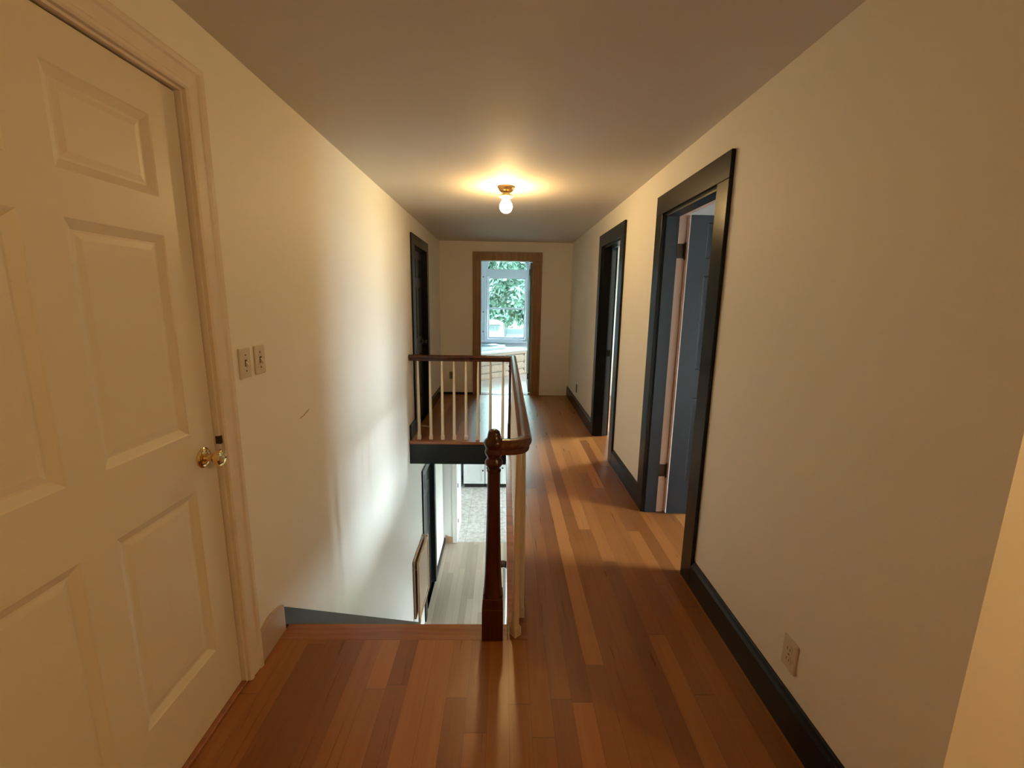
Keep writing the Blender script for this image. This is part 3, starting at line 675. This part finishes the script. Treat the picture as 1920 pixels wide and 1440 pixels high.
# side windows that light the rooms (glass, frame)
def side_window(name,W4,label):
    y0,y1,z0,z1=W4; r=empty(name,(XO,(y0+y1)/2,z0)); struct(r,label,'window')
    k=MB(); w=.05; xa,xb=XO+.03,XO+.09
    k.box(xa,xb,y0,y0+w,z0,z1).box(xa,xb,y1-w,y1,z0,z1).box(xa,xb,y0+w,y1-w,z0,z0+w).box(xa,xb,y0+w,y1-w,z1-w,z1)
    k.build('window_frame',WHITE,r)
    MB().box(XO+.058,XO+.062,y0+w,y1-w,z0+w,z1-w).build('glass_pane',GLASS,r)
    MB().box(XO-.03,XO+.029,y0-.05,y1+.05,z0-.03,z0-.001).build('window_sill',WHITE,r)
side_window('window_2',WA,'window of the nearer right room'); side_window('window_3',WB,'window of the farther right room')
side_window('window_4',WE2,'side window of the end room'); side_window('window_5',WLH,'window of the lower hall'); side_window('window_6',WKI,'window of the tiled room downstairs')

# ------------------------------------------------------------------ drawer cabinet under the window
cb=empty('drawer_cabinet',(0,8.7,0)); tag(cb,'pale wood drawer cabinet built under the far window','cabinet')
P0,P1=Vector((-.74,7.825)),Vector((.445,8.99)); dv=(P1-P0).normalized(); nv=Vector((dv.y,-dv.x)); LEN=(P1-P0).length
def fp(u,off=0): q=P0+dv*u+nv*off; return (q.x,q.y)
zb=-.0035
k=MB(); k.prism([fp(0),fp(LEN),(.445,9.53),(-1.06,9.53),(-1.06,7.825)],'z',zb,.47); k.build('carcass',BIRCH,cb)
k=MB(); k.prism([fp(-.0,.02),fp(LEN+.02,.02),(.47,9.53),(-1.07,9.53),(-1.07,7.81)],'z',.4705,.503); k.build('countertop',COUNTER,cb,bevel=.002)
k=MB(); k.prism([(.4455,8.985),(.475,8.975),(.475,9.53),(.4455,9.53)],'z',zb,.469); k.build('end_panel',base('grey_end_panel',(.42,.44,.44),.5),cb)
um=(Vector((0.0,8.553))-P0).length
def slabf(u0,u1,z0,z1,off0,off1,name,m):
    k=MB(); a,b,c2,d2_=fp(u0,off0),fp(u1,off0),fp(u1,off1),fp(u0,off1)
    k.hexa([(*a,z0),(*d2_,z0),(*c2,z0),(*b,z0),(*a,z1),(*d2_,z1),(*c2,z1),(*b,z1)]); return k.build(name,m,cb,bevel=.002)
slabf(um-.022,um+.022,.01,.42,.0006,.020,'stile',BIRCH)
slabf(LEN-.05,LEN-.002,.01,.42,.0006,.020,'stile',BIRCH)
slabf(.0,LEN-.002,.425,.466,.0006,.020,'top_rail',BIRCH)
for (ua,ubb) in ((.02,um-.026),(um+.026,LEN-.054)):
    for z0,z1 in ((.285,.415),(.135,.262),(.012,.115)):
        dr=slabf(ua,ubb,z0,z1-.012,.0006,.018,'drawer',BIRCH)
        k=MB(); a,b,c2,d2_=fp(ubb-.04,.0187),fp(ubb,.0187),fp(ubb,.0195),fp(ubb-.04,.0195)
        k.hexa([(*a,z1-.035),(*d2_,z1-.035),(*c2,z1-.035),(*b,z1-.035),(*a,z1-.013),(*d2_,z1-.013),(*c2,z1-.013),(*b,z1-.013)]); k.build('finger_notch',IVORYD,dr)
        slabf(ua,ubb,z1-.011,z1-.001,.0006,.003,'finger_gap',IVORYD)
# pale slab with an oval basin on the counter's left
sk=empty('sink_slab',(-.4,9.0,.504)); tag(sk,'pale aqua slab with an oval basin on the drawer cabinet','sink')
k=MB(); k.prism([(-1.0,8.25),(-.62,8.25),(.02,8.95),(.02,9.5),(-1.0,9.5)],'z',.5045,.545); k.build('slab',PORC,sk,bevel=.006)
k=MB(); 
prof_b=[(0.0,.001),(.55,.001),(.80,.006),(.92,.014),(1.0,.022),(1.05,.016),(1.08,0)]
rings=[]
for rr,h in prof_b:
    rings.append([k.bm.verts.new((-.42+.30*max(rr,.001)*math.cos(2*PI*i/40),9.16+.20*max(rr,.001)*math.sin(2*PI*i/40),.5455+h)) for i in range(40)])
for A,B in zip(rings,rings[1:]):
    for i in range(40): k.bm.faces.new((A[i],A[(i+1)%40],B[(i+1)%40],B[i]))
k.build('basin',base('blue_grey_basin',(.30,.40,.50),.25,var=.05),sk,smooth=True)

# ------------------------------------------------------------------ kitchen cabinets downstairs
def kcab(x0,x1,label,ndoor,knobx,dt=.72,kd=.30):
    r=empty('kitchen_cabinet',((x0+x1)/2,9.55,ZL)); tag(r,label,'cabinet','white cabinets in the tiled room')
    MB().box(x0,x1,9.27,9.94,ZL+.095,ZL+.90).build('carcass',CABW,r)
    MB().box(x0+.02,x1-.02,9.30,9.90,ZL+.001,ZL+.094).build('toe_kick',IRON,r)
    wd=(x1-x0)/ndoor
    for i in range(ndoor):
        a,b=x0+wd*i+.006,x0+wd*(i+1)-.006
        k=MB(); z0,z1=ZL+.105,ZL+dt; w=.06
        k.box(a,a+w,9.247,9.2695,z0,z1).box(b-w,b,9.247,9.2695,z0,z1).box(a+w,b-w,9.247,9.2695,z0,z0+w).box(a+w,b-w,9.247,9.2695,z1-w,z1).box(a+w,b-w,9.257,9.2695,z0+w,z1-w)
        dd=k.build('door',CABW,r,bevel=.002)
        kx=a+.035 if knobx=='l' else b-.035
        MB().lathe([(.008,0),(.008,-.012),(.018,-.018),(.018,-.028),(0,-.032)],(kx,9.247,z1-kd),'y',16).build('knob',IRON,dd,smooth=True)
        k=MB(); k.box(a,b,9.247,9.2695,ZL+dt+.015,ZL+.885); dr=k.build('drawer',CABW,r,bevel=.002)
        xm=(a+b)/2; MB().tube([(xm-.05,9.246,ZL+.81),(xm-.045,9.222,ZL+.81),(xm+.045,9.222,ZL+.81),(xm+.05,9.246,ZL+.81)],.005,8).build('pull',IRON,dr,smooth=True)
    return r
kcab(-.868,-.395,'white cabinet at the left end in the tiled room',1,'r')
kcab(-.385,.30,'white cabinet just right of the end one in the tiled room',2,'l',.545,.06)
kcab(.31,1.2,'wide white cabinet on the right in the tiled room',2,'l')
tag(MB().box(-.87,1.2,9.23,9.94,ZL+.901,ZL+.94).build('countertop',COUNTER,bevel=.003),'pale worktop over the white cabinets downstairs','worktop')
# ------------------------------------------------------------------ outdoors
GZ=-3.2
k=MB(); k.box(-60,70,YW+.8,120,GZ-.2,GZ); struct(k.build('ground',GRASS,origin=(0,40,GZ)),'dry lawn outside the far window','ground')
k=MB(); k.box(-60,70,-60,YW+.8,GZ-.2,GZ-.001); struct(k.build('ground_side',PAVE,origin=(0,-20,GZ)),'ground beside the house','ground')
k=MB(); k.box(-6,9,12,19,GZ+.0005,GZ+.03); struct(k.build('ground_drive',DRIVE),'pale driveway below the far window','driveway')
def tree(name,x,y,h,rx,rz,m,label,nl,size=.35,z0=GZ,group=None,seed=1):
    rnd=random.Random(seed); r=empty(name,(x,y,z0)); tag(r,label,'tree' if h>3 else 'shrub',group)
    k=MB(); k.lathe([(.05*h**.8,0),(.035*h**.8,h*.35),(.015*h**.8,h*.75)],(x,y,z0),'z',10)
    for i in range(6):
        a=rnd.uniform(0,2*PI); zz=h*rnd.uniform(.25,.55)
        k.tube([(x,y,z0+zz),(x+.35*rx*math.cos(a),y+.35*rx*math.sin(a),z0+zz+h*.12),(x+.7*rx*math.cos(a),y+.7*rx*math.sin(a),z0+zz+h*.2)],.012*h**.8,6)
    k.build('trunk',BARK,r,smooth=True)
    # clumps
    cl=[]
    for i in range(max(10,int(nl/120))):
        a=rnd.uniform(0,2*PI); ph=rnd.uniform(-1,1); q=rnd.uniform(.45,1.0)
        c=math.sqrt(1-ph*ph); cl.append((x+rx*q*c*math.cos(a),y+rx*q*c*math.sin(a),z0+h-rz+rz*q*ph*.98,rnd.uniform(.18,.34)*rx))
    k=MB()
    for i in range(nl):
        cx_,cy_,cz_,cr=rnd.choice(cl); d=Vector((rnd.gauss(0,1),rnd.gauss(0,1),rnd.gauss(0,1))).normalized()*cr*rnd.uniform(.5,1)
        p=Vector((cx_,cy_,max(cz_,z0+.3)))+d; nrm=(d.normalized()+Vector((rnd.uniform(-1,1),rnd.uniform(-1,1),rnd.uniform(-.3,1)))).normalized()
        t=nrm.orthogonal().normalized(); t.rotate(Matrix.Rotation(rnd.uniform(0,2*PI),3,nrm)); b=nrm.cross(t); s=size*rnd.uniform(.6,1.3)
        k.face([p-t*s,p+b*s*.45+nrm*s*.1,p+t*s,p-b*s*.45+nrm*s*.1])
    k.build('foliage',m,r)
    return r
tree('broadleaf_tree',-4.6,30,12.5,3.6,6.0,LEAF,'green tree outside the window, left of the pair',9000,.24,seed=3)
tree('broadleaf_tree',3.0,33,13.5,3.8,6.5,LEAF,'green tree outside the window, right of the pair',9000,.25,seed=4)
tree('broadleaf_tree',-.8,46,16,4.8,7.9,LEAF2,'dark tree standing behind the two nearer trees',9000,.30,seed=5)
tree('broadleaf_tree',10.5,48,14,4.6,6.2,LEAF2,'dark tree far to the right outside the window',3500,.38,seed=6)
tree('broadleaf_tree',-12.5,48,14,4.6,6.2,LEAF2,'dark tree far to the left outside the window',3500,.38,seed=7)
for i,(x,y) in enumerate(((-1.2,19.9),(-.55,20.2),(.1,19.8))):
    tree('garden_shrub',x,y,3.15,.27,.9,LEAF2,('left one of the three tall shrubs low in the far window','middle one of the three tall shrubs low in the far window','right one of the three tall shrubs low in the far window')[i],420,.09,seed=20+i,group='tall shrubs low in the far window')
for i,x in enumerate((-10.2,.2,10.6)):
    tree('broadleaf_tree',x,64,15,4.4,7.2,LEAF2,('leftmost of the three trees in the farthest row outside','middle of the three trees in the farthest row outside','rightmost of the three trees in the farthest row outside')[i],5000,.42,seed=40+i,group='trees in the farthest row outside')
# white shed
sh=empty('garden_shed',(-1.0,24.7,GZ)); tag(sh,'small white garden shed below the trees','shed')
k=MB(); k.box(-2.2,-.22,24,25.4,GZ+.0005,.16); k.build('wall',SHED,sh)
k=MB(); k.prism([(-2.4,.161),(-.08,.161),(-.08,.22),(-.5,.36),(-1.9,.36),(-2.4,.22)],'y',23.85,25.55); k.build('roof',SHED,sh)
for x in (-.78,-.60,-.40): MB().box(x-.06,x+.06,23.96,23.999,-.14,.04).build('window',SHEDD,sh)
fe=empty('garden_fence',(3.5,27,GZ)); tag(fe,'grey boarded fence on a low white wall beyond the lawn','fence')
MB().box(.0,8,27,27.06,-.56,-.25).build('board_panel',FENCE,fe)
MB().box(.0,8,26.96,27.10,GZ+.0005,-.561).build('white_wall',SHED,fe)
for x in (.05,2.0,4.0,6.0,7.9): MB().box(x-.06,x+.06,26.9,26.955,GZ+.0005,-.22).build('post',SHEDD,fe)

# ------------------------------------------------------------------ daylight
SKY=66.0
w=bpy.data.worlds.new('World'); SC.world=w; w.use_nodes=True; nt=w.node_tree; bg=nt.nodes['Background']
tc=N(nt,'ShaderNodeTexCoord'); sp=N(nt,'ShaderNodeSeparateXYZ'); nt.links.new(tc.outputs['Generated'],sp.inputs[0])
cr=N(nt,'ShaderNodeValToRGB'); e=cr.color_ramp.elements
e[0].position=0; e[0].color=(.20,.23,.25,1); e[1].position=.48; e[1].color=(1.26,1.42,1.52,1)
nt.links.new(sp.outputs[2],cr.inputs[0]); nt.links.new(cr.outputs[0],bg.inputs[0]); bg.inputs[1].default_value=SKY
def portal(name,loc,rot,sx,sy):
    l=bpy.data.lights.new(name,'AREA'); l.shape='RECTANGLE'; l.size=sx; l.size_y=sy; l.cycles.is_portal=True
    o=bpy.data.objects.new(name,l); COL.objects.link(o); o.location=loc; o.rotation_euler=rot
for nm,(y0,y1,z0,z1) in (('a',WA),('b',WB),('c',WE2),('d',WLH),('e',WKI)):
    portal('window_portal',(XO+.11,(y0+y1)/2,(z0+z1)/2),(0,PI/2,0),z1-z0,y1-y0)
portal('window_portal',(cx,YW+.16,1.55),(-PI/2,0,0),wx1-wx0,1.95)

# ------------------------------------------------------------------ camera
f=828.76
r_=Vector((.99975174,-.01613805,.01536278)); u_=Vector((-.01207239,.18717977,.98225149)); f_=Vector((.01872722,.98219311,-.18693848))
cam=bpy.data.cameras.new('Camera'); co=bpy.data.objects.new('Camera',cam); COL.objects.link(co)
M=Matrix.Identity(4)
for i in range(3): M[i][0]=r_[i]; M[i][1]=u_[i]; M[i][2]=-f_[i]
M[2][3]=1.48; co.matrix_world=M
cam.sensor_fit='HORIZONTAL'; cam.sensor_width=36; cam.lens=36*f/1920; cam.clip_start=.02; cam.clip_end=500
SC.camera=co
# ------------------------------------------------------------------ colour management
SC.view_settings.view_transform='Standard'; SC.view_settings.look='None'; SC.view_settings.gamma=1; SC.view_settings.use_curve_mapping=False
SC.view_settings.exposure=0.0
SC.cycles.use_denoising=True; SC.cycles.max_bounces=12; SC.cycles.diffuse_bounces=6; SC.cycles.transparent_max_bounces=16
SC.cycles.sample_clamp_indirect=8.0; SC.cycles.caustics_reflective=False; SC.cycles.caustics_refractive=False
